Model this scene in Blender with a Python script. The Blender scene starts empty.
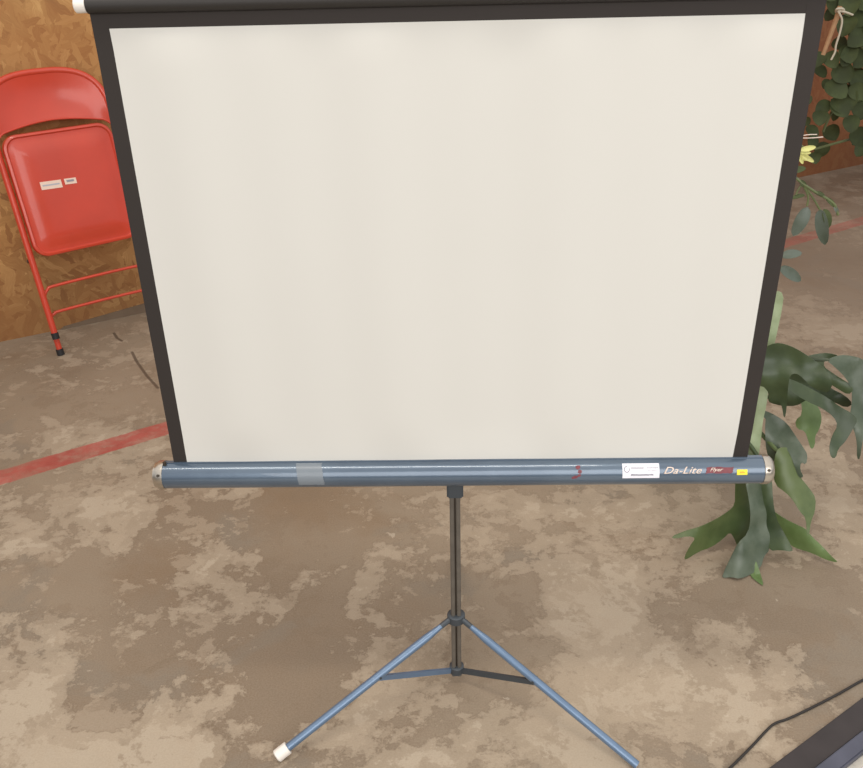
import bpy, bmesh, math, random
from mathutils import Vector, Matrix, noise
from mathutils.geometry import delaunay_2d_cdt
random.seed(7)
C = bpy.context.scene
COL = C.collection

# ------------------------------------------------------------------ camera
PITCH, ROLL, YAW = 0.4724, -0.0240, -0.0276
EYE = Vector((-0.0082, -1.3463, 1.4497))
F, CX, CY = 850.0, 431.5, 384.0
fw = Vector((math.sin(YAW)*math.cos(PITCH), math.cos(YAW)*math.cos(PITCH), -math.sin(PITCH)))
rt = Vector((math.cos(YAW), -math.sin(YAW), 0)); up = rt.cross(fw)
rt2 = rt*math.cos(ROLL) + up*math.sin(ROLL); up2 = -rt*math.sin(ROLL) + up*math.cos(ROLL)
cam = bpy.data.objects.new('camera', bpy.data.cameras.new('camera')); COL.objects.link(cam)
cam.matrix_world = Matrix(((rt2.x, up2.x, -fw.x, EYE.x), (rt2.y, up2.y, -fw.y, EYE.y), (rt2.z, up2.z, -fw.z, EYE.z), (0, 0, 0, 1)))
cam.data.sensor_fit = 'HORIZONTAL'; cam.data.sensor_width = 36; cam.data.lens = 36*F/863; cam.data.clip_start = .02
C.camera = cam
def ray(px, py): return fw + rt2*((px-CX)/F) - up2*((py-CY)/F)
def onz(px, py, z=0.0):
    d = ray(px, py); return EYE + d*((z-EYE.z)/d.z)
def ony(px, py, y):
    d = ray(px, py); return EYE + d*((y-EYE.y)/d.y)

# ------------------------------------------------------------------ materials
def lin(c): return tuple(((v/255)/12.92 if v/255 <= .04045 else ((v/255+.055)/1.055)**2.4) for v in c) + (1,)
def mat(name, rgb, rough=.5, metal=0, spec=.5, var=0.0, vscale=20, bump=0.0, trans=0, coat=0):
    m = bpy.data.materials.new(name); m.use_nodes = True
    nt = m.node_tree; b = nt.nodes['Principled BSDF']
    b.inputs['Base Color'].default_value = lin(rgb); b.inputs['Roughness'].default_value = rough
    b.inputs['Metallic'].default_value = metal; b.inputs['Specular IOR Level'].default_value = spec
    b.inputs['Coat Weight'].default_value = coat; b.inputs['Coat Roughness'].default_value = .12
    if var or bump:
        tc = nt.nodes.new('ShaderNodeTexCoord'); n = nt.nodes.new('ShaderNodeTexNoise')
        n.inputs['Scale'].default_value = vscale; n.inputs['Detail'].default_value = 5
        nt.links.new(tc.outputs['Object'], n.inputs['Vector'])
        if var:
            mx = nt.nodes.new('ShaderNodeMix'); mx.data_type = 'RGBA'
            c = lin(rgb)
            mx.inputs['A'].default_value = tuple(max(0, v*(1-var)) for v in c[:3])+(1,)
            mx.inputs['B'].default_value = tuple(min(1, v*(1+var)) for v in c[:3])+(1,)
            rp = nt.nodes.new('ShaderNodeMapRange'); rp.inputs['From Min'].default_value = .3; rp.inputs['From Max'].default_value = .7
            nt.links.new(n.outputs['Fac'], rp.inputs['Value']); nt.links.new(rp.outputs['Result'], mx.inputs['Factor'])
            nt.links.new(mx.outputs['Result'], b.inputs['Base Color'])
        if bump:
            bp = nt.nodes.new('ShaderNodeBump'); bp.inputs['Strength'].default_value = bump; bp.inputs['Distance'].default_value = .003
            nt.links.new(n.outputs['Fac'], bp.inputs['Height']); nt.links.new(bp.outputs['Normal'], b.inputs['Normal'])
    return m

class NG:
    """small helper for node graphs"""
    def __init__(s, name):
        s.m = bpy.data.materials.new(name); s.m.use_nodes = True; s.t = s.m.node_tree
        s.b = s.t.nodes['Principled BSDF']; s.tc = s.t.nodes.new('ShaderNodeTexCoord').outputs['Object']
    def setin(s, sock, v):
        if hasattr(v, 'links'): s.t.links.new(v, sock)
        else: sock.default_value = v
    def noise(s, scale, detail=4, rough=.5, dist=0, vec=None, w=None, out='Fac'):
        n = s.t.nodes.new('ShaderNodeTexNoise'); n.inputs['Scale'].default_value = scale
        n.inputs['Detail'].default_value = detail; n.inputs['Roughness'].default_value = rough; n.inputs['Distortion'].default_value = dist
        v = vec if vec is not None else s.tc
        if w is not None: v = s.map(v, loc=(w*3.7, w*1.9, w))
        s.t.links.new(v, n.inputs['Vector']); return n.outputs[out]
    def map(s, v, loc=(0,0,0), rot=(0,0,0), scale=(1,1,1)):
        n = s.t.nodes.new('ShaderNodeMapping'); n.inputs['Location'].default_value = loc
        n.inputs['Rotation'].default_value = rot; n.inputs['Scale'].default_value = scale
        s.t.links.new(v, n.inputs['Vector']); return n.outputs[0]
    def math(s, op, a, b=0.0, c=None, clamp=False):
        n = s.t.nodes.new('ShaderNodeMath'); n.operation = op; n.use_clamp = clamp
        s.setin(n.inputs[0], a); s.setin(n.inputs[1], b)
        if c is not None: s.setin(n.inputs[2], c)
        return n.outputs[0]
    def rng(s, v, a, b, c=0, d=1, smooth=True):
        n = s.t.nodes.new('ShaderNodeMapRange'); n.interpolation_type = 'SMOOTHSTEP' if smooth else 'LINEAR'
        s.setin(n.inputs['Value'], v)
        for k, x in zip(('From Min','From Max','To Min','To Max'), (a,b,c,d)): n.inputs[k].default_value = x
        return n.outputs[0]
    def mix(s, f, a, b, blend='MIX'):
        n = s.t.nodes.new('ShaderNodeMix'); n.data_type = 'RGBA'; n.blend_type = blend
        s.setin(n.inputs['Factor'], f)
        s.setin(n.inputs['A'], lin(a) if isinstance(a, tuple) and len(a) == 3 else a)
        s.setin(n.inputs['B'], lin(b) if isinstance(b, tuple) and len(b) == 3 else b)
        return n.outputs['Result']
    def sep(s, v):
        n = s.t.nodes.new('ShaderNodeSeparateXYZ'); s.t.links.new(v, n.inputs[0]); return n.outputs
    def vmath(s, op, a, b):
        n = s.t.nodes.new('ShaderNodeVectorMath'); n.operation = op; s.setin(n.inputs[0], a); s.setin(n.inputs[1], b); return n.outputs
    def bump(s, h, strength=.3, dist=.004):
        n = s.t.nodes.new('ShaderNodeBump'); n.inputs['Strength'].default_value = strength; n.inputs['Distance'].default_value = dist
        s.t.links.new(h, n.inputs['Height']); s.t.links.new(n.outputs[0], s.b.inputs['Normal'])

def concrete_floor():
    g = NG('stained concrete'); M = g.math
    warp = g.noise(2.2, 5, .6, out='Color')
    wv = g.vmath('ADD', g.tc, g.vmath('MULTIPLY', g.vmath('SUBTRACT', warp, (.5,.5,.5))[0], (.16,.16,0))[0])[0]
    big = g.noise(.9, 5, .55, .3, w=1)          # broad tone
    mid = g.noise(3.8, 10, .68, .25, vec=wv, w=5)     # patches
    fine = g.noise(14, 9, .72, .1, w=3)
    grain = g.noise(260, 3, .6, 0, w=2)
    xy = g.sep(g.tc)
    # worn zones: where the top coat has scaled off (x, y, rx, ry, amount)
    zp = [(60,520,110,35,.02),(40,640,70,60,.02),(60,745,90,40,.04),(215,570,45,55,.04),(215,690,55,85,.06),(90,585,60,30,-.07),(110,690,40,30,-.06),(20,600,30,30,-.05),(120,640,40,40,-.05),(290,560,60,90,-.12),(310,680,45,50,-.08),
          (390,740,90,35,.04),(500,640,45,60,-.08),(400,560,60,50,-.02),(600,520,80,40,.02),(590,610,45,40,.07),(700,540,50,30,.02),(660,700,110,60,.09),(560,740,60,40,.03),(745,640,40,30,.03),(790,600,80,35,-.14),
          (850,660,40,40,-.12),(730,665,40,25,-.07),(830,500,60,40,.05),(820,320,70,22,.06),(840,400,60,40,-.03),(840,270,80,30,-.12),(80,390,130,45,-.05),(100,450,60,20,.03),(500,520,60,30,.02),(840,570,30,15,-.06)]
    zones = []
    for (px, py, rx, ry, am) in zp:
        c_ = onz(px, py); ex = onz(px+rx, py); ey = onz(px, py-ry)
        zones.append((c_.x, c_.y, (ex-c_).length, (ey-c_).length, am))
    z = None
    for (x, y, rx, ry, a) in zones:
        dx = M('DIVIDE', M('SUBTRACT', xy[0], x), rx); dy = M('DIVIDE', M('SUBTRACT', xy[1], y), ry)
        d = M('ADD', M('MULTIPLY', dx, dx), M('MULTIPLY', dy, dy))
        v = g.rng(d, 0, 2.0, a*1.15, 0)
        z = v if z is None else M('ADD', z, v)
    bias = z
    p1 = M('ADD', M('ADD', mid, bias), M('MULTIPLY', M('SUBTRACT', fine, .5), .42))
    light = g.rng(p1, .495, .54)
    light2 = g.rng(p1, .60, .635)
    base = g.mix(g.rng(big, .32, .66), (128,112,94), (149,134,115))
    stain = g.rng(g.noise(1.7, 6, .6, .4, w=9), .50, .66)
    base = g.mix(M('MULTIPLY', stain, .55), base, (124,100,74))
    grey = g.rng(g.noise(2.6, 6, .62, .6, w=14), .54, .64)
    base = g.mix(M('MULTIPLY', grey, .5), base, (126,118,106))
    lightc = g.mix(g.rng(fine, .35, .65), (165,149,128), (181,166,146))
    col = g.mix(M('MULTIPLY', light, .68), base, lightc)
    col = g.mix(M('MULTIPLY', light2, .5), col, (198,184,164))
    sub = g.rng(M('ADD', g.noise(8.5, 9, .70, .15, w=61), M('MULTIPLY', bias, .7)), .535, .56)
    col = g.mix(M('MULTIPLY', sub, .42), col, (182,166,145))
    dsub = g.rng(M('ADD', g.noise(6.5, 9, .72, .2, w=71), M('MULTIPLY', bias, -.5)), .575, .60)
    col = g.mix(M('MULTIPLY', dsub, .38), col, (122,105,86))
    # edge darkening ring around the scaled patches (dirt catches there)
    ring = M('MULTIPLY', g.rng(p1, .475, .50), g.rng(p1, .50, .515, 1, 0))
    col = g.mix(M('MULTIPLY', ring, .22), col, (104,86,66))
    pits = g.rng(g.noise(7, 8, .75, .8, w=21), .645, .69)
    col = g.mix(M('MULTIPLY', pits, .5), col, (112,98,80))
    chips = g.rng(g.noise(24, 5, .6, .4, w=31), .70, .73)
    col = g.mix(M('MULTIPLY', chips, .5), col, (205,192,174))
    col = g.mix(g.rng(fine, .2, .8, .0, .35), col, (140,120,98))
    gf = g.mix(.05, col, g.mix(g.rng(grain, .3, .7), (70,60,50), (235,225,210)))
    col = gf
    # the far right of the slab blends into one reddish brown
    far = g.rng(M('ADD', xy[1], M('MULTIPLY', xy[0], .5)), 1.6, 3.2, 0, .45)
    col = g.mix(far, col, (126,108,93))
    # faded red painted line
    P = Vector((-1.435,.875)); D = (Vector((2.366,3.50))-P).normalized()
    sd = M('SUBTRACT', M('MULTIPLY', M('SUBTRACT', xy[0], P.x), -D.y), M('MULTIPLY', M('SUBTRACT', xy[1], P.y), -D.x))
    ed = M('ADD', M('ABSOLUTE', sd), M('MULTIPLY', M('SUBTRACT', fine, .5), .022))
    line = g.rng(ed, .043, .050, 1, 0)
    wear = g.rng(g.noise(9, 7, .7, .3, w=41), .40, .62, .86, .5)
    redc = g.mix(g.rng(g.noise(5, 5, .6, w=43), .35, .65), (160,62,56), (178,84,76))
    fade = g.rng(xy[0], .5, 2.2, 1, .55)
    col = g.mix(M('MULTIPLY', M('MULTIPLY', line, wear), fade), col, redc)
    # hairline cracks
    cr = None
    for pts in [[(132,352),(137,362),(147,376),(158,388)], [(114,333),(117,338),(122,341)]]:
        w = [onz(*p) for p in pts]
        for a, b in zip(w, w[1:]):
            d = Vector((b.x-a.x, b.y-a.y)); L = d.length; d /= L
            ax = M('SUBTRACT', xy[0], a.x); ay = M('SUBTRACT', xy[1], a.y)
            t = M('ADD', M('MULTIPLY', ax, d.x), M('MULTIPLY', ay, d.y)); t = M('MINIMUM', M('MAXIMUM', t, 0), L)
            ex = M('SUBTRACT', ax, M('MULTIPLY', t, d.x)); ey = M('SUBTRACT', ay, M('MULTIPLY', t, d.y))
            q = M('SQRT', M('ADD', M('MULTIPLY', ex, ex), M('MULTIPLY', ey, ey)))
            cr = q if cr is None else M('MINIMUM', cr, q)
    crk = g.rng(cr, .003, .008, 1, 0)
    col = g.mix(M('MULTIPLY', crk, .75), col, (78,64,52))
    g.setin(g.b.inputs['Base Color'], col)
    g.setin(g.b.inputs['Roughness'], g.rng(p1, .45, .6, .62, .85))
    g.b.inputs['Specular IOR Level'].default_value = .3
    h = M('ADD', M('MULTIPLY', light, .5), M('ADD', M('MULTIPLY', fine, .35), M('MULTIPLY', grain, .015)))
    h = M('SUBTRACT', h, M('MULTIPLY', crk, 1.5))
    g.bump(h, .35, .003)
    return g.m

def osb():
    g = NG('oriented strand board'); M = g.math
    xyz = g.tc      # object coords: x along wall, z up
    out = None; pri = None
    k = 0
    for ang, sc in ((.35,(11,1,44)), (-.75,(9,1,42)), (1.2,(12,1,36)), (2.5,(9,1,33)), (1.75,(15,1,54))):
        k += 1
        wob = g.vmath('MULTIPLY', g.vmath('SUBTRACT', g.noise(14, 3, .6, w=k+50, out='Color'), (.5,.5,.5))[0], (.05,.0,.05))[0]
        v = g.map(g.vmath('ADD', xyz, wob)[0], loc=(k*.77, 0, k*.31), rot=(0, ang, 0))
        v = g.map(v, scale=sc)
        vo = g.t.nodes.new('ShaderNodeTexVoronoi'); vo.voronoi_dimensions = '3D'; vo.inputs['Scale'].default_value = 1
        g.t.links.new(v, vo.inputs['Vector'])
        s = g.t.nodes.new('ShaderNodeSeparateColor'); g.t.links.new(vo.outputs['Color'], s.inputs[0])
        tone, pr = s.outputs[0], s.outputs[1]
        fib = g.noise(1, 3, .6, vec=g.map(v, scale=(1, 1, 6)))
        tone = M('ADD', M('MULTIPLY', tone, .62), M('MULTIPLY', fib, .55))
        if out is None: out, pri = tone, pr
        else:
            gt = M('GREATER_THAN', pr, pri)
            mx = g.t.nodes.new('ShaderNodeMix'); g.setin(mx.inputs['Factor'], gt); g.setin(mx.inputs['A'], out); g.setin(mx.inputs['B'], tone)
            out = mx.outputs['Result']; pri = M('MAXIMUM', pr, pri)
    cr = g.t.nodes.new('ShaderNodeValToRGB'); g.t.links.new(out, cr.inputs[0])
    e = cr.color_ramp.elements; e[0].position = .12; e[0].color = lin((138,92,52)); e[1].position = 1.0; e[1].color = lin((220,176,114))
    for p, c in ((.32,(164,114,64)), (.58,(184,136,80)), (.82,(198,150,92))):
        q = e.new(p); q.color = lin(c)
    # amber film soaked into the sheet in blotches
    blot = g.rng(g.noise(2.2, 4, .6, w=4), .42, .62)
    col = g.mix(M('MULTIPLY', blot, .45), cr.outputs[0], (168,108,52))
    x = g.sep(g.tc)
    # the board colour turns redder brown towards the far end
    far = g.rng(x[0], 3.0, 4.2, 0, .75)
    col = g.mix(far, col, g.mix(.5, cr.outputs[0], (170,90,58)), 'MIX')
    col = g.mix(M('MULTIPLY', far, .6), col, (160,92,62))
    # darker brown towards the bottom of the sheets, with an uneven edge
    low_brown = g.rng(M('ADD', x[2], M('MULTIPLY', g.noise(3, 5, .6, w=8), .25)), .15, .62, .5, 0)
    col = g.mix(low_brown, col, (112,76,46))
    g.setin(g.b.inputs['Base Color'], col); g.b.inputs['Roughness'].default_value = .6
    g.bump(out, .25, .003)
    return g.m

def enamel_blue():
    g = NG('blue hammered enamel'); M = g.math
    n = g.noise(6, 5, .6, w=1); sc = g.rng(g.noise(1, 5, .7, vec=g.map(g.tc, scale=(14, 60, 60))), .60, .70)
    col = g.mix(g.rng(n, .35, .65), (82,98,116), (92,108,125))
    col = g.mix(M('MULTIPLY', sc, .3), col, (70,80,92))
    g.setin(g.b.inputs['Base Color'], col); g.b.inputs['Roughness'].default_value = .28
    g.b.inputs['Metallic'].default_value = .35; g.b.inputs['Coat Weight'].default_value = .8; g.b.inputs['Coat Roughness'].default_value = .05
    g.bump(g.noise(220, 2, .5), .06, .001)
    return g.m

def leafmat(name, rgb, rgb2, rough=.4):
    g = NG(name); M = g.math
    c = g.mix(g.rng(g.noise(9, 5, .6, w=2), .35, .65), rgb, rgb2)
    g.setin(g.b.inputs['Base Color'], c); g.b.inputs['Roughness'].default_value = rough
    g.b.inputs['Subsurface Weight'].default_value = 0
    g.bump(g.noise(40, 3, .5), .25, .002)
    return g.m

def fabric_white():
    g = NG('matte white screen cloth')
    g.b.inputs['Base Color'].default_value = lin((214,212,206)); g.b.inputs['Roughness'].default_value = .75
    g.b.inputs['Specular IOR Level'].default_value = .25
    g.bump(g.noise(500, 2, .5), .05, .0005)
    return g.m

MT = dict(
    legblue=mat('blue leg enamel', (100,124,152), .32, .3, var=.08, vscale=30, coat=.6),
    floor=concrete_floor(), osb=osb(), blue=enamel_blue(), cloth=fabric_white(),
    border=mat('black screen border', (50,44,41), .7, spec=.35), bar=mat('black satin bar', (42,38,35), .55),
    white=mat('white plastic', (236,230,222), .45), pole=mat('worn grey steel pole', (106,100,92), .5, .3, var=.12, vscale=40),
    dark=mat('dark grey painted steel', (72,78,84), .45, .3), chrome=mat('dull nickel', (196,188,176), .28, .9, var=.12, vscale=60),
    screw=mat('dark screw', (70,62,54), .5, .5), paper=mat('white paper label', (238,236,244), .55),
    ink=mat('grey printing', (150,148,158), .6), ink2=mat('pale grey printing', (186,184,192), .6), cream=mat('cream lettering', (232,214,202), .5), yellow=mat('yellow sticker', (240,226,62), .55),
    yink=mat('orange sticker printing', (226,170,60), .6),
    badge=mat('worn red badge paint', (122,58,66), .5, var=.25, vscale=120), tape=mat('clear tape', (122,130,138), .3),
    red=mat('red chair enamel', (206,66,42), .32, var=.07, vscale=6, coat=.5), rubber=mat('black rubber', (34,33,34), .6),
    clabel=mat('pinkish paper label', (240,214,196), .6), cable=mat('black cable', (42,38,36), .55),
    sill=mat('black sill metal', (58,52,52), .5, .2, var=.15, vscale=15), track=mat('blue grey track metal', (88,90,104), .4, .4, var=.12, vscale=15),
    pave=mat('pale outside paving', (188,182,172), .85, var=.25, vscale=30, bump=.4),
    fern1=leafmat('dark frond', (52,66,42), (70,84,54)), fern2=leafmat('waxy grey frond', (94,104,88), (68,80,62), .38),
    fern3=leafmat('fresh green frond', (92,114,64), (112,134,84)), fern4=leafmat('pale frond underside', (134,148,112), (160,174,138), .5),
    fern5=leafmat('olive frond', (72,88,50), (90,104,62)),
    leaf=leafmat('oblong leaf', (82,92,78), (98,108,98), .4), leafd=leafmat('dark round leaf', (60,70,38), (76,88,48), .7),
    leafl=leafmat('light leaf stem', (96,106,68), (110,120,80), .5), petal=mat('pale yellow petal', (216,214,138), .6, var=.12, vscale=30),
    wood=mat('bare wood stake', (190,150,112), .7, var=.15, vscale=25), twine=mat('cream twine', (214,204,184), .8),
    pot=mat('grey plastic pot', (88,84,80), .6, var=.1), terra=mat('brown clay pot', (140,92,66), .75, var=.15, vscale=8), soil=mat('potting soil', (60,46,36), .95, var=.4, vscale=50, bump=1),
)

# ------------------------------------------------------------------ helpers
def link(name, bm, m, parent=None, smooth=True):
    bmesh.ops.recalc_face_normals(bm, faces=bm.faces[:])
    me = bpy.data.meshes.new(name); bm.to_mesh(me); bm.free()
    me.materials.append(MT[m] if isinstance(m, str) else m)
    if smooth:
        for p in me.polygons: p.use_smooth = True
    o = bpy.data.objects.new(name, me); COL.objects.link(o)
    if smooth and hasattr(me, 'set_sharp_from_angle'): me.set_sharp_from_angle(angle=math.radians(42))
    if parent is not None:
        o.parent = parent
        if parent.type == 'EMPTY': o.matrix_parent_inverse = parent.matrix_basis.inverted()
    return o
def thing(name, label, cat, loc, group=None):
    o = bpy.data.objects.new(name, None); COL.objects.link(o); o.location = loc; o.empty_display_size = .1
    o['label'] = label; o['category'] = cat
    if group: o['group'] = group
    return o
def tag(o, label, cat, group=None):
    o['label'] = label; o['category'] = cat
    if group: o['group'] = group
    return o
def frame(d):
    d = d.normalized(); a = Vector((0,0,1)) if abs(d.z) < .9 else Vector((1,0,0))
    x = d.cross(a).normalized(); return x, x.cross(d).normalized()
def tube(bm, pts, r, n=12, caps=True, flat=None):
    pts = [Vector(p) for p in pts]; rs = r if isinstance(r, (list, tuple)) else [r]*len(pts)
    rings = []; px = None
    for i, p in enumerate(pts):
        d = (pts[min(i+1, len(pts)-1)] - pts[max(i-1, 0)]).normalized()
        x = frame(d)[0] if px is None else (px - d*px.dot(d)).normalized()
        y = d.cross(x)
        px = x
        rings.append([bm.verts.new(p + (x*math.cos(2*math.pi*k/n) + y*math.sin(2*math.pi*k/n))*rs[i]) for k in range(n)])
    for a, b in zip(rings, rings[1:]):
        for k in range(n): bm.faces.new((a[k], a[(k+1)%n], b[(k+1)%n], b[k]))
    if caps: bm.faces.new(rings[0][::-1]); bm.faces.new(rings[-1])
def smoothpath(pts, sub=6):
    P = [Vector(p) for p in pts]; out = []
    for i in range(len(P)-1):
        p0, p1, p2, p3 = P[max(i-1,0)], P[i], P[i+1], P[min(i+2,len(P)-1)]
        for k in range(sub):
            t = k/sub; out.append(.5*((2*p1)+(p2-p0)*t+(2*p0-5*p1+4*p2-p3)*t*t+(3*p1-p0-3*p2+p3)*t**3))
    out.append(P[-1]); return out
def box(bm, lo, hi, bev=0.0, M=None):
    r = bmesh.ops.create_cube(bm, size=1); vs = r['verts']
    lo, hi = Vector(lo), Vector(hi); c = (lo+hi)/2; s = hi-lo
    for v in vs: v.co = Vector((v.co.x*s.x, v.co.y*s.y, v.co.z*s.z)) + c
    if bev:
        es = list({e for v in vs for e in v.link_edges})
        vs = list({v for f in bmesh.ops.bevel(bm, geom=es, offset=bev, segments=2, affect='EDGES')['faces'] for v in f.verts} | {v for v in vs if v.is_valid})
    if M is not None:
        for v in vs: v.co = M @ v.co
def lathe(bm, prof, axis_pt, n=32, axis='Z', cap=True):
    rings = []
    for r, h in prof:
        ring = []
        for k in range(n):
            a = 2*math.pi*k/n
            p = Vector((r*math.cos(a), r*math.sin(a), h)) if axis == 'Z' else Vector((h, r*math.cos(a), r*math.sin(a)))
            ring.append(bm.verts.new(Vector(axis_pt)+p))
        rings.append(ring)
    for a, b in zip(rings, rings[1:]):
        for k in range(n): bm.faces.new((a[k], a[(k+1)%n], b[(k+1)%n], b[k]))
    if cap: bm.faces.new(rings[0]); bm.faces.new(rings[-1])
def dens(poly, step):
    out = []
    for i, a in enumerate(poly):
        b = poly[(i+1)%len(poly)]; n = max(1, int((b-a).length/step))
        for k in range(n): out.append(a + (b-a)*(k/n))
    return out
def inside(p, poly):
    c = False; j = len(poly)-1
    for i in range(len(poly)):
        a, b = poly[i], poly[j]
        if (a.y > p.y) != (b.y > p.y) and p.x < (b.x-a.x)*(p.y-a.y)/(b.y-a.y)+a.x: c = not c
        j = i
    return c
def chaikin(P, it=1):
    for _ in range(it):
        Q = []
        for i, a in enumerate(P):
            b = P[(i+1)%len(P)]; Q += [a*.75+b*.25, a*.25+b*.75]
        P = Q
    return P

# ------------------------------------------------------------------ the room
def struct(name, bm, m, smooth=False):
    o = link(name, bm, m, smooth=smooth); o['kind'] = 'structure'; return o
WA = Vector((-1.933, 1.929, 0)); WB = Vector((2.80, 4.797, 0)); WU = (WB-WA).normalized(); WN = Vector((-WU.y, WU.x, 0))
bm = bmesh.new()
# slab edge runs along the door sill
S0 = onz(770, 768); S1 = onz(863, 698); SD = (S1-S0).normalized(); SN = Vector((SD.y, -SD.x, 0))   # SN points outside
c0 = S0 - SD*3.4; c1 = S0 + SD*5.2
far0 = WA - WU*1.9 + WN*.4; far1 = WB + WU*1.6 + WN*.4
top = [bm.verts.new(p) for p in (c0, c1, far1, far0)]
bot = [bm.verts.new(p + Vector((0,0,-.12))) for p in (c0, c1, far1, far0)]
bm.faces.new(top); bm.faces.new(bot[::-1])
for i in range(4): bm.faces.new((top[i], bot[i], bot[(i+1)%4], top[(i+1)%4]))
struct('floor', bm, 'floor')
bm = bmesh.new(); box(bm, (-1.8, 0, .0), (7.0, .05, 2.9))
# bottom edge of the sheets lifts a little towards the far end of the first sheet
w = struct('wall_back', bm, 'osb'); w.location = WA; w.rotation_euler = (0, 0, math.atan2(WU.y, WU.x))
# concrete kerb that shows below the sheets
bm = bmesh.new()
L0, L1 = .24, 1.6
L1 = 2.6; vs = [(L0,.0), (L1,.0), (L1-.02,.012), (1.5,.10), (1.1,.085), (L0+.02,.012)]
fr = [bm.verts.new((a, -.006, b)) for a, b in vs]; bk = [bm.verts.new((a, .0, b)) for a, b in vs]
bm.faces.new(fr); bm.faces.new(bk[::-1])
for i in range(6): bm.faces.new((fr[i], bk[i], bk[(i+1)%6], fr[(i+1)%6]))
k = struct('baseboard_back', bm, mat('grey cement kerb', (120,102,84), .85, var=.15, vscale=12, bump=.3)); k.location = WA; k.rotation_euler = w.rotation_euler
# door sill: black frame rail, blue grey track, paving outside
def strip(name, m, a, b, z0, z1, bev=.0):
    bm = bmesh.new()
    box(bm, (-3.4, a, z0), (5.2, b, z1), bev, Matrix.Translation(S0) @ Matrix((( SD.x, SN.x, 0, 0), (SD.y, SN.y, 0, 0), (0,0,1,0), (0,0,0,1))))
    return struct(name, bm, m)
strip('trim_1', 'sill', .0, .052, -.1, .004, .002)
strip('trim_2', 'track', .052, .083, -.1, .010, .003)
strip('ground_outside', 'pave', .083, 2.2, -.1, -.004)

# ------------------------------------------------------------------ projection screen
PX, PY = -.006, .040
scr = thing('projection_screen', 'white projection screen with black border pulled up from a blue case on a tripod', 'projection screen', (PX, PY, 0))
ZT, ZB = 1.356, .594
BW = .5330
def cloth(name, x0, x1, z0, z1, m, nx, nz, y=0):
    bm = bmesh.new(); V = []
    def wy(x, z):
        t = (z-ZB)/(ZT-ZB)
        e = max(0, min(1, t/.10))*max(0, min(1, (1-t)/.03)); e = e*e*(3-2*e)
        return e*(.0030*math.sin(x*21+.6)*(1-.45*t) + .0016*math.sin(x*43+2+z*1.5) + .0030*math.sin(x*7.5+1)*(1-abs(2*t-1)*.5))
    for s in (0, 1):
        V.append([[bm.verts.new((x0+(x1-x0)*i/nx, y + wy(x0+(x1-x0)*i/nx, z0+(z1-z0)*j/nz) + s*.0011, z0+(z1-z0)*j/nz)) for i in range(nx+1)] for j in range(nz+1)])
    for s in (0, 1):
        for j in range(nz):
            for i in range(nx):
                q = (V[s][j][i], V[s][j][i+1], V[s][j+1][i+1], V[s][j+1][i]); bm.faces.new(q if s == 0 else q[::-1])
    for j in range(nz):
        bm.faces.new((V[0][j][0], V[0][j+1][0], V[1][j+1][0], V[1][j][0])); bm.faces.new((V[0][j][nx], V[1][j][nx], V[1][j+1][nx], V[0][j+1][nx]))
    for i in range(nx):
        bm.faces.new((V[0][0][i], V[1][0][i], V[1][0][i+1], V[0][0][i+1])); bm.faces.new((V[0][nz][i], V[0][nz][i+1], V[1][nz][i+1], V[1][nz][i]))
    return bm
link('projection_surface', cloth('p', -.5080, .5080, ZB, ZT, 'cloth', 90, 24), 'cloth', scr)
bm = cloth('b', -BW, -.5080, ZB, 1.381, 'b', 4, 24)
for a in ((.5080, BW+.002, ZB, 1.381), (-.5080, .5080, ZT, 1.381)):
    b2 = cloth('b', *a, 'b', 90 if a[0] < 0 else 4, 3 if a[0] < 0 else 24)
    me = bpy.data.meshes.new('t'); b2.to_mesh(me); b2.free(); bm.from_mesh(me); bpy.data.meshes.remove(me)
link('border', bm, 'border', scr)
# top slat with white end plug
bm = bmesh.new()
lathe(bm, [(.0085,-.5345),(.0118,-.5335),(.0118,.5365),(.009,.5375)], (0, 0, 1.388), 24, 'X')
tb = link('top_bar', bm, 'bar', scr)
bm = bmesh.new(); lathe(bm, [(.010,-.5515),(.0115,-.5500),(.0115,-.5345)], (0, 0, 1.389), 20, 'X'); link('end_plug', bm, 'white', tb)
bm = bmesh.new(); tube(bm, smoothpath([(-.02,0,1.397),(-.02,.01,1.412),(-.006,.028,1.416),(.008,.01,1.412),(.008,0,1.397)]), .0028, 8); link('hanging_loop', bm, 'chrome', tb)
# case
CZ, CR = .5755, .0262
bm = bmesh.new(); lathe(bm, [(CR-.002,-.5530),(CR,-.5522),(CR,.5628),(CR-.002,.5635)], (0,0,CZ), 64, 'X')
# raised seam along the slot
box(bm, (-.552, -.0035, CZ+CR-.003), (.563, .006, CZ+CR+.0015), .0008)
case = link('case', bm, 'blue', scr)
for sgn, x0 in ((-1, -.5520), (1, .5630)):
    bm = bmesh.new(); R = CR+.0014
    pr = [(R, 0), (R, .0085), (R*.96, .0135), (R*.80, .0185), (R*.5, .0215), (R*.12, .0225)]
    if sgn < 0: pr = [(R,0),(R,.0100),(R*.9,.0140),(R*.84,.0185),(R*.5,.0190),(R*.1,.0190)]
    lathe(bm, [(r, sgn*h) for r, h in pr], (x0,0,CZ), 40, 'X')
    cap = link('end_cap', bm, 'chrome', case)
    bm = bmesh.new()
    a = math.radians(62)   # front, a little above the middle
    d = Vector((0, -math.sin(a), math.cos(a)))
    c = Vector((x0+sgn*.006, 0, CZ)) + d*R
    tube(bm, [c - d*.001, c + d*.0018], .0028, 12); link('screw', bm, 'screw', cap)
bm = bmesh.new(); tube(bm, [(-.5485,-.006,CZ+CR-.002),(-.5485,-.006,CZ+CR+.005)], .0035, 12); link('stud', bm, 'screw', case)
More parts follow.
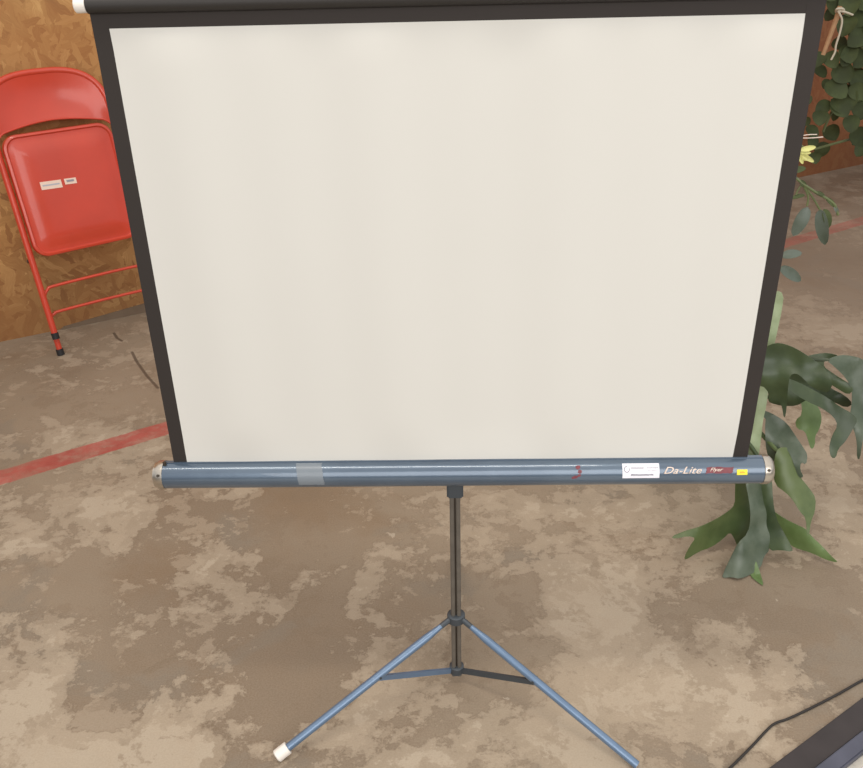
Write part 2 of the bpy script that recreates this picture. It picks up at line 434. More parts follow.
# things on the curved face: (x, s) -> s is arc length measured up from the point facing the viewer
def onface(x, s, lift=.0004):
    a = s/CR; v = math.radians(31.5)
    d = Vector((0, -math.cos(a+v), math.sin(a+v))); return Vector((x, 0, CZ)) + d*(CR+lift)
def patch(name, x0, x1, s0, s1, m, lift=.0004, skew=0, parent=None, n=10, wob=0):
    bm = bmesh.new(); g = []
    nx = 12 if wob else 2
    for j in range(n+1):
        s = s0+(s1-s0)*j/n
        g.append([bm.verts.new(onface(x0+(x1-x0)*i/nx + skew*(s-s0) + (random.uniform(-wob,wob) if i in (0,nx) else 0), s + (random.uniform(-wob,wob) if j in (0,n) else 0), lift)) for i in range(nx+1)])
    for a, b in zip(g, g[1:]):
        for i in range(nx): bm.faces.new((a[i], a[i+1], b[i+1], b[i]))
    r = bmesh.ops.extrude_face_region(bm, geom=bm.faces[:])
    for v in [q for q in r['geom'] if isinstance(q, bmesh.types.BMVert)]:
        d = Vector((0, v.co.y, v.co.z-CZ)).normalized(); v.co -= d*(lift+.0004)
    return link(name, bm, m, parent or case)
def lettering(name, txt, x0, x1, s0, s1, m, parent, shear=0.0, lift=.0012, thick=.0, sx=None):
    cu = bpy.data.curves.new('t', 'FONT'); cu.body = txt; cu.shear = shear; cu.size = 1; cu.offset = thick; cu.resolution_u = 3
    to = bpy.data.objects.new('t', cu); COL.objects.link(to)
    bpy.context.view_layer.update()
    me = bpy.data.meshes.new_from_object(to.evaluated_get(bpy.context.evaluated_depsgraph_get()))
    bpy.data.objects.remove(to); bpy.data.curves.remove(cu)
    bm = bmesh.new(); bm.from_mesh(me); bpy.data.meshes.remove(me)
    xs = [v.co.x for v in bm.verts]; ys = [v.co.y for v in bm.verts]
    a, b, c, d = min(xs), max(xs), min(ys), max(ys)
    bmesh.ops.remove_doubles(bm, verts=bm.verts[:], dist=.0005)
    for v in bm.verts: v.co = onface(x0+(x1-x0)*(v.co.x-a)/(b-a), s0+(s1-s0)*(v.co.y-c)/(d-c), lift)
    r = bmesh.ops.extrude_face_region(bm, geom=bm.faces[:])
    for v in [q for q in r['geom'] if isinstance(q, bmesh.types.BMVert)]:
        q = Vector((0, v.co.y, v.co.z-CZ)).normalized(); v.co -= q*(.0007)
    return link(name, bm, m, parent, smooth=False)
lb = patch('paper_label', .3025, .3700, -.0140, .0135, 'paper', .0007); lb['label'] = 'white printed paper label'
for a_, b_, c_, d_ in ((.3180,.3415,.0032,.0062),(.3465,.3680,.0038,.0060),(.3480,.3650,-.0010,.0002)): patch('label_printing', a_, b_, c_, d_, 'ink2', .0010, parent=lb, n=2, wob=.0003)
patch('label_printing', .3180, .3590, -.0088, -.0062, 'ink', .0010, parent=lb, n=2, wob=.0004)
bm = bmesh.new(); pts = [onface(.3105+.0046*math.cos(t), .0025+.0052*math.sin(t), .0009) for t in [math.radians(80+300*i/20) for i in range(21)]]
tube(bm, pts, .0007, 6); link('label_emblem', bm, 'ink', lb)
lettering('maker_lettering', 'Da-Lite', .3775, .4475, -.0062, .0062, 'cream', case, .45, .0012, .008)
bd = patch('badge', .4535, .5020, -.0062, .0050, 'badge', .0006, .35, n=6, wob=.0008)
lettering('badge_lettering', 'Flyer', .4620, .4860, -.0045, .0040, 'cream', bd, .45, .0012, .01)
ys = patch('price_sticker', .5110, .5300, -.0095, .0005, 'yellow', .0007); ys['label'] = 'small yellow sticker'
patch('sticker_printing', .5160, .5250, -.0058, -.0034, 'yink', .0010, parent=ys, n=2, wob=.0004)
tp = patch('clear_tape', -.2960, -.2480, -.0240, .0215, 'tape', .0005, -.12, n=14, wob=.0007); tp['label'] = 'strip of cloudy clear tape'
bm = bmesh.new()
for x0, s0, r in ((.2215,.0075,.0050),(.2245,-.0010,.0042),(.2230,-.0080,.0036),(.2170,-.0110,.0040),(.2120,-.0125,.003)):
    ring = [bm.verts.new(onface(x0+r*(1+.25*random.uniform(-1,1))*math.cos(t), s0+r*.8*(1+.25*random.uniform(-1,1))*math.sin(t), .0003)) for t in [2*math.pi*i/11 for i in range(11)]]
    bm.faces.new(ring)
link('paint_scuff', bm, 'badge', case)
# folding carry handle and rear bracket on the pole
bm = bmesh.new(); tube(bm, smoothpath([(-.07,.028,CZ),(-.065,.045,CZ-.004),(-.03,.052,CZ-.01),(.02,.052,CZ-.01),(.055,.045,CZ-.004),(.06,.028,CZ)]), .004, 8); link('carry_handle', bm, 'dark', scr)
bm = bmesh.new(); box(bm, (PX-.0155,.020,.500), (PX+.0165,.056,.595), .003); link('bracket', bm, 'dark', scr)
# pole: square channel with a groove on the front
bm = bmesh.new()
box(bm, (PX-.0105,PY-.009,.018), (PX-.0018,PY+.010,1.385), .0015)
box(bm, (PX+.0018,PY-.009,.018), (PX+.0105,PY+.010,1.385), .0015)
pl_ = link('pole', bm, 'pole', scr, smooth=False)
bm = bmesh.new(); box(bm, (PX-.0035,PY-.004,.018), (PX+.0035,PY+.009,1.384)); link('pole_groove', bm, 'screw', pl_, smooth=False)
bm = bmesh.new(); tube(bm, smoothpath([(PX,.045,1.380),(PX,.045,1.405),(PX,.02,1.416),(PX,.004,1.412)]), .004, 8); link('pole_hook', bm, 'dark', scr)
HZ, LZ = .183, .036
for z, r in ((HZ, .019), (LZ, .016)):
    bm = bmesh.new(); lathe(bm, [(r-.003,-.010),(r,-.008),(r,.008),(r-.003,.010)], (PX,PY,z), 20)
    link('collar', bm, 'dark', scr)
feet = [onz(281, 753, .0132), onz(637, 765, .009), Vector((PX+.001, PY+.41, .010))]
for i, ft in enumerate(feet):
    h = Vector((PX, PY, HZ)); d2 = Vector((ft.x-PX, ft.y-PY, 0)).normalized()
    st = h + d2*.017; ax = (ft-st)
    bm = bmesh.new()
    tube(bm, [st, st+ax*.045], [.0045,.0050], 12); 
    tube(bm, [st+ax*.04, st+ax*.11, st+ax*.14, ft], [.0052,.0074,.0085,.0085], 16)
    lg = link('leg', bm, 'legblue', scr)
    e = ax.normalized()
    bm = bmesh.new(); tube(bm, [st-e*.004, st+ax*.05], .0060, 8)
    link('hinge', bm, 'dark', lg)
    bm = bmesh.new()
    if i == 0:
        tube(bm, [ft-e*.017, ft+e*.0095, ft+e*.0115], [.0132,.0132,.0105], 20); fc = link('foot_cap', bm, 'white', lg); fc['label'] = 'white plastic foot cap'
    # brace from lower collar to the leg
    m_ = st + ax*.43; bs = Vector((PX, PY, LZ)) + d2*.015
    sd = d2.cross(Vector((0,0,1)))
    bm = bmesh.new()
    q = [bs, m_ - Vector((0,0,.006))]
    xx = sd*.0028; dd = (q[1]-q[0]).normalized(); yy = dd.cross(sd)*.0062
    ra = [bm.verts.new(q[0]+a*xx+b*yy) for a, b in ((-1,-1),(1,-1),(1,1),(-1,1))]; rb = [bm.verts.new(q[1]+a*xx+b*yy) for a, b in ((-1,-1),(1,-1),(1,1),(-1,1))]
    for k_ in range(4): bm.faces.new((ra[k_], ra[(k_+1)%4], rb[(k_+1)%4], rb[k_]))
    bm.faces.new(ra[::-1]); bm.faces.new(rb)
    br = link('brace', bm, 'legblue' if i != 1 else 'dark', scr, smooth=False)
    bm = bmesh.new(); tube(bm, [m_-sd*.0095, m_+sd*.0095], .0030, 10); link('rivet', bm, 'dark', br)

# ------------------------------------------------------------------ folding chair
AL = math.atan2(.518, .855) + math.radians(7); CU = Vector((math.cos(AL), math.sin(AL), 0)); CN = Vector((-CU.y, CU.x, 0))
SL = .20; CT = CN*SL + Vector((0,0,math.sqrt(1-SL*SL))); CF = CU.cross(CT)   # CF points to the viewer
CF = -CF if CF.dot(EYE - Vector((-1.6,1.77,.5))) < 0 else CF
FT = onz(62, 357)
chair = thing('folding_chair', 'folded red metal chair leaning against the strand board wall', 'chair', FT + CU*.235)
def cp(u, v, w=0.0): return FT + CU*(u-.022*v) + CT*(v+.018*u*min(1,v/.3)) + CF*w
CWD = .45; TR = .0125
# front tube, inverted U round the backrest
def upath(x0, x1, v0, vtop, r, w=0.0, bow=.022):
    hc = (x1-x0)/2; xc = (x0+x1)/2; V0 = .895; H = vtop-V0
    pts = [(x0, v0+(V0-v0)*i/8) for i in range(8)]
    for i in range(41):
        a = math.pi*(1-i/40); c, q = math.cos(a), math.sin(a)
        pts.append((xc+hc*math.copysign(abs(c)**(2/2.8), c), V0+H*abs(q)**(2/2.8)))
    pts += [(x1, V0-(V0-v0)*i/8) for i in range(1, 9)]
    return pts
def bend(u, v):   # backrest wraps: sides come forward
    t = (u-.225)/.225; f = max(0, min(1, (v-.80)/.12)); return .030*f*t*t - .012*f
bm = bmesh.new(); tube(bm, [cp(u, v, bend(u, v)) for u, v in upath(0, CWD, .085, 1.086, .13)], TR, 14)
fr = link('front_frame', bm, 'red', chair)
for x in (0, CWD):
    bm = bmesh.new(); tube(bm, [cp(x,.078), cp(x,.104)], .0145, 14); cc = link('foot_cap', bm, 'rubber', fr); cc['label'] = 'black rubber foot cap'
# back panel: pressed sheet with rolled edge
bm = bmesh.new()
N = 40; rows = 14; g = []
def topv(u):
    t = min(1, abs(u-.225)/.225); return .895 + .191*(1-t**2.8)**(1/2.8)
def botv(u):
    t = (u-.225)/.225; return .908 - .036*abs(t)**1.8 - .020*max(0, abs(t)-.86)/.14
for side in (0, 1):
    gg = []
    for j in range(rows+1):
        row = []
        for i in range(N+1):
            u = .004 + (CWD-.008)*i/N; a, b = botv(u), topv(u)-.006; b = max(b, a+.012); v = a+(b-a)*j/rows
            s = math.sin(math.pi*j/rows)
            w = bend(u, v) + .008 - .010*s*math.sin(math.pi*i/N) - side*.0022
            row.append(bm.verts.new(cp(u, v, w)))
        gg.append(row)
    g.append(gg)
for s in (0, 1):
    for j in range(rows):
        for i in range(N):
            bm.faces.new((g[s][j][i], g[s][j][i+1], g[s][j+1][i+1], g[s][j+1][i]))
for j in range(rows):
    for i in (0, N): bm.faces.new((g[0][j][i], g[0][j+1][i], g[1][j+1][i], g[1][j][i]))
for i in range(N):
    for j in (0, rows): bm.faces.new((g[0][j][i], g[0][j][i+1], g[1][j][i+1], g[1][j][i]))
tube(bm, [cp(.004+(CWD-.008)*i/N, botv(.004+(CWD-.008)*i/N), bend(.004+(CWD-.008)*i/N, botv(.004+(CWD-.008)*i/N))+.005) for i in range(N+1)], .0045, 8)
link('backrest', bm, 'red', chair)
# seat pan
u0, u1, v0, v1, rr = .016, .434, .404, .872, .055
def rrect(u0, u1, v0, v1, r, n=8):
    o = []
    for cx_, cy_, a0 in ((u1-r, v1-r, 0), (u0+r, v1-r, 90), (u0+r, v0+r, 180), (u1-r, v0+r, 270)):
        for i in range(n+1):
            a = math.radians(a0+90*i/n); o.append((cx_+r*math.cos(a), cy_+r*math.sin(a)))
    return o
bm = bmesh.new()
SW = .018
lv = [(0, -.020, -.004), (0, -.004, 0), (.003, .004, 0), (.011, .006, 0), (.016, .000, 0), (.024, .000, 0), (.038, .0025, 0), (.056, .0065, 0), (.072, .0088, 0), (.090, .0095, 0), (.13, .0095, 0), (.19, .0095, 0)]
rings = []
for ins, w, _ in lv:
    q = rrect(u0+ins, u1-ins, v0+ins, v1-ins, max(.006, rr-ins*.6)); rings.append([bm.verts.new(cp(a, b, SW+w)) for a, b in q])
for a, b in zip(rings, rings[1:]):
    n = len(a)
    for i in range(n): bm.faces.new((a[i], a[(i+1)%n], b[(i+1)%n], b[i]))
bm.faces.new(rings[-1]); bm.faces.new(rings[0][::-1])
seat = link('seat', bm, 'red', chair)
def quadbox(name, pts, w, m, parent, th=.0012):
    bm = bmesh.new(); a = [bm.verts.new(cp(u, v, w)) for u, v in pts]; b = [bm.verts.new(cp(u, v, w-th)) for u, v in pts]
    bm.faces.new(a); bm.faces.new(b[::-1])
    for i in range(len(a)): bm.faces.new((a[i], b[i], b[(i+1)%len(a)], a[(i+1)%len(a)]))
    return link(name, bm, m, parent, smooth=False)
# labels on the pan, laid out in chair coordinates
o = quadbox('paper_label', [(.107,.656),(.186,.653),(.186,.683),(.107,.686)], SW+.0107, 'clabel', seat); o['label'] = 'larger pale paper label'
quadbox('label_printing', [(.114,.668),(.178,.666),(.178,.672),(.114,.674)], SW+.0112, 'ink2', o, .0006)
o = quadbox('paper_label', [(.198,.661),(.243,.659),(.243,.681),(.198,.683)], SW+.0107, 'clabel', seat); o['label'] = 'small pale paper label'
quadbox('label_printing', [(.206,.669),(.234,.668),(.234,.676),(.206,.677)], SW+.0112, 'ink', o, .0006)
# rear legs, behind the front tube
bm = bmesh.new(); tube(bm, [cp(.004, .016, -.026), cp(.004, .76, -.020)], TR*.9, 12)
rl = link('leg', bm, 'red', chair); bm = bmesh.new(); tube(bm, [cp(.004, .004, -.026), cp(.004, .030, -.026)], .0148, 14); o = link('foot_cap', bm, 'rubber', rl); o['label'] = 'black rubber foot cap'
bm = bmesh.new(); tube(bm, [cp(CWD-.004, .016, -.026), cp(CWD-.004, .76, -.020)], TR*.9, 12)
rl = link('leg', bm, 'red', chair); bm = bmesh.new(); tube(bm, [cp(CWD-.004, .004, -.026), cp(CWD-.004, .030, -.026)], .0148, 14); o = link('foot_cap', bm, 'rubber', rl); o['label'] = 'black rubber foot cap'
for v, dv, w in ((.285, .045, -.004), (.180, .03, -.022)):
    bm = bmesh.new()
    P = [(.004, v-dv), (.010, v-dv*.55), (.026, v-dv*.16), (.052, v), (.235, v+.002), (CWD-.052, v), (CWD-.026, v-dv*.16), (CWD-.010, v-dv*.55), (CWD-.004, v-dv)]
    tube(bm, smoothpath([cp(a, b, w) for a, b in P], 5), .0062, 10); link('crossbar', bm, 'red', chair)
bm = bmesh.new(); tube(bm, [cp(-.016,.40,-.008), cp(.012,.40,-.008)], .006, 10); link('pivot', bm, 'screw', chair)

# ------------------------------------------------------------------ plants
def blade(bm, px, yr, yt, root, tip, th=.0012, fold=.010, step=.012, seed=0):
    """frond traced as an outline; its depth runs from yr at the root to yt at the tip, with a keel and ripples"""
    rd = Vector(root); td = Vector(tip); ax = td-rd; L2 = ax.length_squared
    def dep(p):
        t = max(-.3, min(1.2, (p-rd).dot(ax)/L2)); cr = (ax.x*(p.y-rd.y)-ax.y*(p.x-rd.x))/ax.length
        k = (cr/22.0)
        return yr+(yt-yr)*t + fold*2.2*(math.exp(-k*k*2.5)-.6)*-1 + .010*noise.noise(Vector((p.x*.05, p.y*.05, seed))) + .02*math.sin(t*3.0)*.3
    poly = chaikin([Vector(p) for p in px], 1)
    poly = dens(poly, 3.0)
    # each outline point sits at its own place on the curved blade
    pts = list(poly); n = len(pts); edges = [(i, (i+1)%n) for i in range(n)]
    x0 = min(p.x for p in poly); x1 = max(p.x for p in poly); y0 = min(p.y for p in poly); y1 = max(p.y for p in poly)
    y = y0+2
    while y < y1:
        x = x0+2
        while x < x1:
            q = Vector((x+random.uniform(-.6,.6), y+random.uniform(-.6,.6)))
            if inside(q, poly) and min((q-p).length for p in poly) > 1.6: pts.append(q)
            x += 4
        y += 4
    vs, es, fs, *_ = delaunay_2d_cdt(pts, edges, [], 1, 1e-5)
    A = []
    for p in vs:
        w = ony(p.x, p.y, dep(p))
        if w.z < .003: w = onz(p.x, p.y, .003)
        A.append(w)
    a = [bm.verts.new(p) for p in A]; b = [bm.verts.new(p + Vector((0, th, .0003))) for p in A]
    cnt = {}
    for f in fs:
        if len(f) < 3: continue
        try: bm.faces.new([a[i] for i in f]); bm.faces.new([b[i] for i in f][::-1])
        except ValueError: pass
        for i in range(len(f)):
            e = (f[i], f[(i+1)%len(f)]); cnt[tuple(sorted(e))] = cnt.get(tuple(sorted(e)), 0)+1
    for (i, j), c in cnt.items():
        if c == 1:
            try: bm.faces.new((a[i], a[j], b[j], b[i]))
            except ValueError: pass
FP = Vector((.66, .97, 0))
fern = thing('staghorn_fern', 'staghorn fern with broad forked fronds spilling out at the right end of the case', 'plant', FP)
bm = bmesh.new(); lathe(bm, [(.085,.0),(.095,.01),(.112,.23),(.122,.235),(.122,.262),(.112,.262),(.106,.235)], FP, 36, cap=False); bm.faces.new([v for v in bm.verts[:36]][::-1]); pot = link('pot', bm, 'pot', fern)
bm = bmesh.new(); lathe(bm, [(.108,.225),(.107,.243),(.05,.252),(.004,.254)], FP, 30); link('soil', bm, 'soil', pot)
CR0 = FP + Vector((.02,-.02,.25))
FR = [
 ('fern3', [(776,290),(784,294),(782,310),(779,324),(775,342),(771,360),(768,380),(768,395),(766,408),(763,420),(761,440),(758,462),(750,462),(748,446),(752,428),(756,410),(757,392),(762,372),(765,350),(768,325),(771,305)], .60,.68, (755,462),(780,290)),
 ('fern3', [(800,396),(812,400),(820,409),(822,420),(819,430),(815,436),(815,446),(811,450),(808,440),(805,431),(797,429),(795,421),(803,414)], .80,.72, (800,398),(812,448)),
 ('fern1', [(769,390),(772,378),(790,372),(815,377),(830,388),(846,396),(853,404),(846,408),(834,402),(818,398),(806,400),(797,406),(782,406),(770,403),(768,400)], .76,.68, (769,398),(850,403)),
 ('fern1', [(800,360),(808,356),(817,354),(828,353),(840,356),(830,359),(824,361),(824,367),(831,372),(840,378),(850,384),(854,390),(848,395),(838,389),(830,384),(820,374),(808,368)], .70,.64, (800,364),(850,390)),
 ('fern2', [(826,360),(840,355),(852,356),(863,359),(876,372),(886,395),(888,420),(880,450),(874,462),(869,440),(865,430),(862,445),(860,459),(857,459),(857,442),(854,430),(849,420),(852,404),(852,390),(846,378),(836,368)], .66,.56, (826,360),(868,455)),
 ('fern1', [(754,362),(766,347),(775,343),(785,344),(797,349),(808,356),(818,363),(827,371),(833,383),(829,393),(820,391),(811,387),(803,378),(796,373),(790,375),(788,388),(787,402),(786,414),(784,419),(782,406),(778,400),(770,402),(767,388),(754,384)], .57,.50, (752,375),(825,388)),
 ('fern1', [(786,378),(800,383),(815,391),(828,398),(840,407),(853,414),(858,420),(853,429),(846,441),(838,449),(836,458),(831,458),(829,448),(832,436),(838,426),(834,417),(822,408),(808,402),(798,396),(788,389)], .62,.52, (786,382),(834,455)),
 ('fern2', [(750,404),(763,410),(775,415),(787,423),(795,435),(803,447),(808,455),(806,465),(801,462),(800,470),(804,477),(799,478),(795,468),(791,456),(786,448),(779,447),(777,458),(771,464),(766,450),(765,430),(766,416),(750,412)], .66,.54, (752,418),(803,472)),
 ('fern5', [(776,450),(783,447),(791,449),(794,464),(800,477),(810,489),(816,498),(815,512),(811,521),(809,536),(807,535),(806,518),(800,512),(793,500),(785,492),(775,485),(773,470)], .58,.44, (778,452),(808,535)),
 ('fern3', [(764,496),(773,511),(785,519),(797,525),(806,529),(812,537),(822,546),(832,557),(839,563),(826,560),(812,553),(798,549),(790,545),(780,532),(768,522),(760,505)], .56,.41, (764,500),(838,562)),
 ('fern5', [(736,466),(735,490),(735,505),(728,512),(715,520),(700,527),(685,531),(671,537),(675,539),(688,536),(696,538),(690,546),(684,558),(686,560),(698,552),(712,547),(723,539),(730,532),(734,538),(738,548),(746,540),(752,528),(752,505),(750,466)], .56,.44, (742,466),(684,548)),
 ('fern3', [(744,560),(756,560),(760,572),(764,586),(760,584),(750,576)], .42,.375, (748,560),(763,586)),
 ('fern2', [(743,460),(746,485),(749,500),(751,517),(748,534),(738,543),(732,555),(722,576),(724,578),(731,577),(740,579),(750,575),(761,568),(764,556),(770,550),(770,530),(768,505),(764,485),(760,460)], .54,.375, (750,460),(738,578)),
 ('fern1', [(752,460),(750,485),(752,502),(756,520),(762,538),(770,551),(780,550),(793,552),(792,547),(784,533),(776,518),(773,500),(772,480),(770,460)], .55,.42, (760,460),(790,550)),
]
NODES = []
for i, (m, px, yr, yt, root, tip) in enumerate(FR):
    bm = bmesh.new(); blade(bm, px, yr, yt, root, tip, seed=i*3.1)
    if m in ('fern3', 'fern5') and i == 0: mm = 'fern4'
    else: mm = m
    # the stalk that carries the blade back to the crown
    r0 = ony(root[0], root[1], yr)
    if i == 11: r0 = ony(750, 562, .385); c_ = ony(752, 500, .53)
    else: c_ = CR0
    midp = (r0+c_)/2 + Vector((0, 0, .05 if i != 11 else 0))
    if i != 11: tube(bm, smoothpath([c_, midp, r0 + (r0-midp)*.05]), [.006]*12+[.003], 7)
    link('frond', bm, mm, fern)

# oblong-leaved plant behind the screen
LP = Vector((.80, 1.60, 0))
pl = thing('potted_plant', 'leafy plant with drooping oblong grey-green leaves and pale yellow petals showing past the black border', 'plant', LP)
bm = bmesh.new(); lathe(bm, [(.10,0),(.11,.01),(.14,.26),(.152,.265),(.152,.30),(.14,.30),(.13,.265)], LP, 36, cap=False); bm.faces.new([v for v in bm.verts[:36]][::-1]); p2 = link('pot', bm, 'terra', pl)
bm = bmesh.new(); lathe(bm, [(.132,.25),(.13,.275),(.06,.285),(.004,.288)], LP, 30); link('soil', bm, 'soil', p2)
def leaf_mesh(bm, a, b, w, nrm, th=.0012, cup=.15, blunt=.5, droop=0.0):
    """leaf from a to b, full width w, facing nrm"""
    ax = b-a; L = ax.length; e = ax/L; s = e.cross(nrm).normalized(); n = s.cross(e).normalized()
    K = 12; J = 6; G = []
    for sd in (0, 1):
        G.append([])
        for i in range(K+1):
            t = i/K; hw = w/2*(math.sin(math.pi*min(1, t**(.85)))**blunt if 0 < t < 1 else .02)
            row = []
            for j in range(J+1):
                q = -1+2*j/J
                row.append(bm.verts.new(a + e*L*t + s*hw*q + n*(cup*w*(q*q)*.5*(hw/(w/2)) + droop*math.sin(math.pi*t)) - n*th*sd))
            G[-1].append(row)
    for sd in (0, 1):
        for i in range(K):
            for j in range(J): bm.faces.new((G[sd][i][j], G[sd][i+1][j], G[sd][i+1][j+1], G[sd][i][j+1]))
    for i in range(K):
        for j in (0, J): bm.faces.new((G[0][i][j], G[0][i+1][j], G[1][i+1][j], G[1][i][j]))
    for j in range(J):
        for i in (0, K): bm.faces.new((G[0][i][j], G[0][i][j+1], G[1][i][j+1], G[1][i][j]))
DY = 1.20
def P3(x, y, d=DY): return ony(x, y, d)
base = LP + Vector((0,0,.28))
st1 = smoothpath([base, Vector((.86,1.5,.62)), P3(772,150,1.28), P3(790,172,1.22), P3(802,183), P3(815,192), P3(833,203), P3(838,215)], 6)
st2 = smoothpath([base, Vector((.88,1.45,.45)), P3(765,262,1.25), P3(779,258)], 6)
st3 = smoothpath([base+Vector((0,.02,0)), Vector((.84,1.62,.7)), P3(770,140,1.4), P3(792,140,1.3), P3(806,150,1.2)], 6)
bm = bmesh.new()
tube(bm, st1, .0042, 7); tube(bm, st2, .0035, 7); tube(bm, st3, .0032, 7)
tube(bm, smoothpath([P3(802,183), P3(808,196), P3(807,206)]), .003, 6); tube(bm, smoothpath([P3(803,184), P3(813,198), P3(820,210)]), .003, 6)
tube(bm, smoothpath([P3(802,184), P3(798,190), P3(796,195)]), .0025, 6); tube(bm, smoothpath([P3(779,258), P3(778,266), P3(781,268)]), .0025, 6)
link('stem', bm, 'leafl', pl)
nf = (EYE - P3(810,220)).normalized()
for (x0,y0,x1,y1,w,m,dn) in [(808,207,793,236,13,'leaf',(.3,0,.2)), (820,209,825,245,12.5,'leaf',(-.35,0,.1)), (824,209,829,228,9,'leafd',(.5,0,0)), (781,256,802,253,9.5,'leaf',(0,0,.5)),
                        (780,267,801,281,11,'leaf',(-.1,0,.4)), (805,195,790,199,4.5,'leafd',(0,0,.6)), (814,192,825,196,4,'leafd',(0,0,.5)), (826,198,835,207,5,'leafd',(0,0,.5)), (834,205,838,214,3.5,'leaf',(0,0,.2)),
                        (800,180,806,188,5,'leafd',(0,0,.2)), (793,170,786,182,8,'leafd',(0,0,.2)), (788,175,796,160,7,'leaf',(0,0,.3)), (776,262,762,272,10,'leaf',(0,0,.4)), (790,172,806,168,7,'leafd',(0,0,.3))]:
    a, b = P3(x0,y0), P3(x1,y1); bm = bmesh.new(); leaf_mesh(bm, a, b, w*(b-EYE).dot(fw)/F, (nf+Vector(dn)).normalized(), droop=.004)
    link('leaf', bm, m, pl)
for (x0,y0,x1,y1,w) in [(800,150,816,147,5.5), (800,152,811,153,4), (799,153,814,162,5), (801,156,808,160,4.5), (799,154,803,164,4)]:
    a, b = P3(x0,y0), P3(x1,y1); bm = bmesh.new(); leaf_mesh(bm, a, b, w*(b-EYE).dot(fw)/F, nf, cup=.4); link('petal', bm, 'petal', pl)
bm = bmesh.new(); tube(bm, smoothpath([P3(790,139), P3(806,135), P3(817,134.5)]), .0013, 6); tube(bm, smoothpath([P3(792,138), P3(810,138), P3(823,137)]), .0015, 6); link('stamen', bm, 'cream', pl)

# broad-leaved shrub by the far wall
SP = Vector((3.12, 4.50, 0))
sh = thing('broad_leaved_shrub', 'tall shrub with dark rounded leaves against the reddish board at the far right', 'plant', SP)
bm = bmesh.new(); lathe(bm, [(.13,0),(.14,.01),(.18,.28),(.195,.285),(.195,.33),(.18,.33),(.17,.29)], SP, 36, cap=False); bm.faces.new([v for v in bm.verts[:36]][::-1]); p3 = link('pot', bm, 'rubber', sh)
bm = bmesh.new(); lathe(bm, [(.172,.27),(.17,.30),(.08,.31),(.004,.314)], SP, 30); link('soil', bm, 'soil', p3)
SY = 4.05
def S3(x, y, d=SY): return ony(x, y, d)
bm = bmesh.new(); b0 = SP + Vector((0,0,.30))
for pts in ([b0, S3(905,60,4.4), S3(880,10,4.2), S3(855,-40,4.1), S3(840,-80,4.1)], [b0, S3(885,130,4.4), S3(863,136,4.2), S3(840,142), S3(815,149)], [b0, S3(890,100,4.3), S3(862,100), S3(845,90), S3(835,70), S3(825,62)],
            [b0, S3(895,70,4.3), S3(865,50), S3(850,30), S3(838,8), S3(832,-30)], [S3(862,100), S3(840,104), S3(832,112), S3(827,122), S3(823,132)]):
    tube(bm, smoothpath(pts, 6), .008, 7)
link('stem', bm, 'leafl', sh)
rnd = random.Random(11)
LV = [(838,2,22),(852,8,20),(862,20,22),(846,24,18),(858,38,20),(840,44,14),(848,56,18),(862,58,20),(832,60,16),(818,60,15),(808,70,13),(820,72,13),(842,74,18),(856,78,18),
      (836,90,20),(850,96,20),(840,106,18),(862,108,20),(823,108,15),(820,118,14),(836,116,9),(851,124,15),(832,133,15),(812,132,13),(806,122,9),(860,138,20),(862,150,14),(822,150,14),(815,158,11),(808,100,8),(803,84,9),
      (812,142,12),(858,92,16),(832,14,14),(830,-10,20),(850,-12,22),(870,0,24),(875,30,24),(878,60,24),(880,95,24),(876,125,20),(890,80,24),(888,40,24),(868,-25,24),(845,-35,22),(890,10,24),(800,60,8),(826,84,9)]
for (x, y, s) in LV:
    for rep in range(1 if s < 17 else 2):
        d = SY + rnd.uniform(-.12,.12); xx = x+rnd.uniform(-2,2)*rep*2; yy = y+rnd.uniform(-2,2)*rep*2
        k = (S3(x,y)-EYE).dot(fw)/F; ang = rnd.uniform(-2.6,-.5); L = s*1.22*k
        c = S3(xx, yy, d); e = (rt2*math.cos(ang) + up2*math.sin(ang)); nn = ((EYE-c).normalized() + Vector((rnd.uniform(-.5,.5), rnd.uniform(-.2,.2), rnd.uniform(0,.7)))).normalized()
        e = (e - nn*e.dot(nn)).normalized()
        bm = bmesh.new(); leaf_mesh(bm, c-e*L/2, c+e*L/2, L*rnd.uniform(.72,.9), nn, cup=.18, blunt=.55, droop=L*.08)
        link('leaf', bm, 'leafd', sh)
bm = bmesh.new(); tube(bm, [S3(840,6,3.85), S3(836,20,3.85), S3(823,55,3.85)], [.013,.014,.012], 8); stk = link('stake', bm, 'wood', sh)
bm = bmesh.new()
tube(bm, smoothpath([S3(838,11,3.80), S3(842,20,3.80), S3(840,32,3.80), S3(836,45,3.80), S3(835,52,3.80), S3(831,60,3.80)]), .0055, 7)
tube(bm, smoothpath([S3(838,11,3.80), S3(845,12,3.80), S3(853,15,3.80)]), .0055, 7)
tube(bm, smoothpath([S3(836,12,3.83), S3(837,9,3.80), S3(843,9,3.80), S3(844,13,3.83)]), .0065, 7)
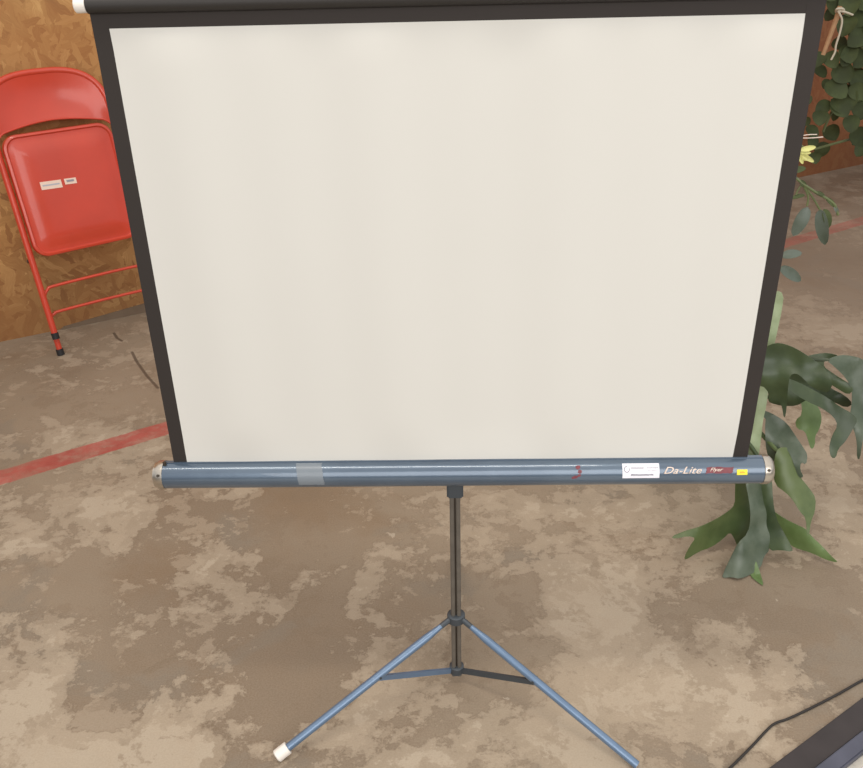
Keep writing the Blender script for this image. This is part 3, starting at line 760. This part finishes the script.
link('twine', bm, 'twine', stk)

# ------------------------------------------------------------------ cable
bm = bmesh.new()
pp = [(690,806),(712,784),(731,767),(752,746),(768,729),(776,723),(790,718),(815,706),(840,693),(863,680),(900,662),(960,632)]
tube(bm, smoothpath([onz(x, y, .0032) for x, y in pp], 6), .0027, 8)
tag(link('power_cable', bm, 'cable'), 'thin black cable running along the floor beside the dark door sill', 'cable')

# ------------------------------------------------------------------ light
wd = bpy.data.worlds.new('world'); C.world = wd; wd.use_nodes = True
nt = wd.node_tree; bg = nt.nodes['Background']
bg.inputs['Color'].default_value = (.92,.95,1.0,1); bg.inputs['Strength'].default_value = .85
g_ = nt.nodes.new('ShaderNodeTexCoord'); sx_ = nt.nodes.new('ShaderNodeSeparateXYZ'); nt.links.new(g_.outputs['Generated'], sx_.inputs[0])
rp_ = nt.nodes.new('ShaderNodeValToRGB'); nt.links.new(sx_.outputs[2], rp_.inputs[0])
rp_.color_ramp.elements[0].position = 0; rp_.color_ramp.elements[0].color = (.22,.19,.16,1)
rp_.color_ramp.elements[1].position = .75; rp_.color_ramp.elements[1].color = (1.25,1.2,1.15,1)
q_ = rp_.color_ramp.elements.new(.12); q_.color = (.72,.75,.80,1)
nt.links.new(rp_.outputs[0], bg.inputs['Color'])
def area(name, loc, target, sx, sy, power, col):
    l = bpy.data.lights.new(name, 'AREA'); l.shape = 'RECTANGLE'; l.size = sx; l.size_y = sy; l.energy = power; l.color = col
    o = bpy.data.objects.new(name, l); COL.objects.link(o); o.location = loc
    o.rotation_euler = (Vector(target)-Vector(loc)).to_track_quat('-Z', 'Y').to_euler(); return o
area('daylight_doorway', (.9,-3.6,2.1), (0,.6,.6), 4.5, 2.4, 95, (1.0,.975,.94))
area('ceiling_light', (-.4,-.6,3.6), (-.2,1.0,0), 2.4, .25, 30, (1.0,.93,.82))
C.view_settings.view_transform = 'Standard'; C.view_settings.look = 'None'; C.view_settings.gamma = 1
C.view_settings.use_curve_mapping = False; C.view_settings.exposure = 0.0
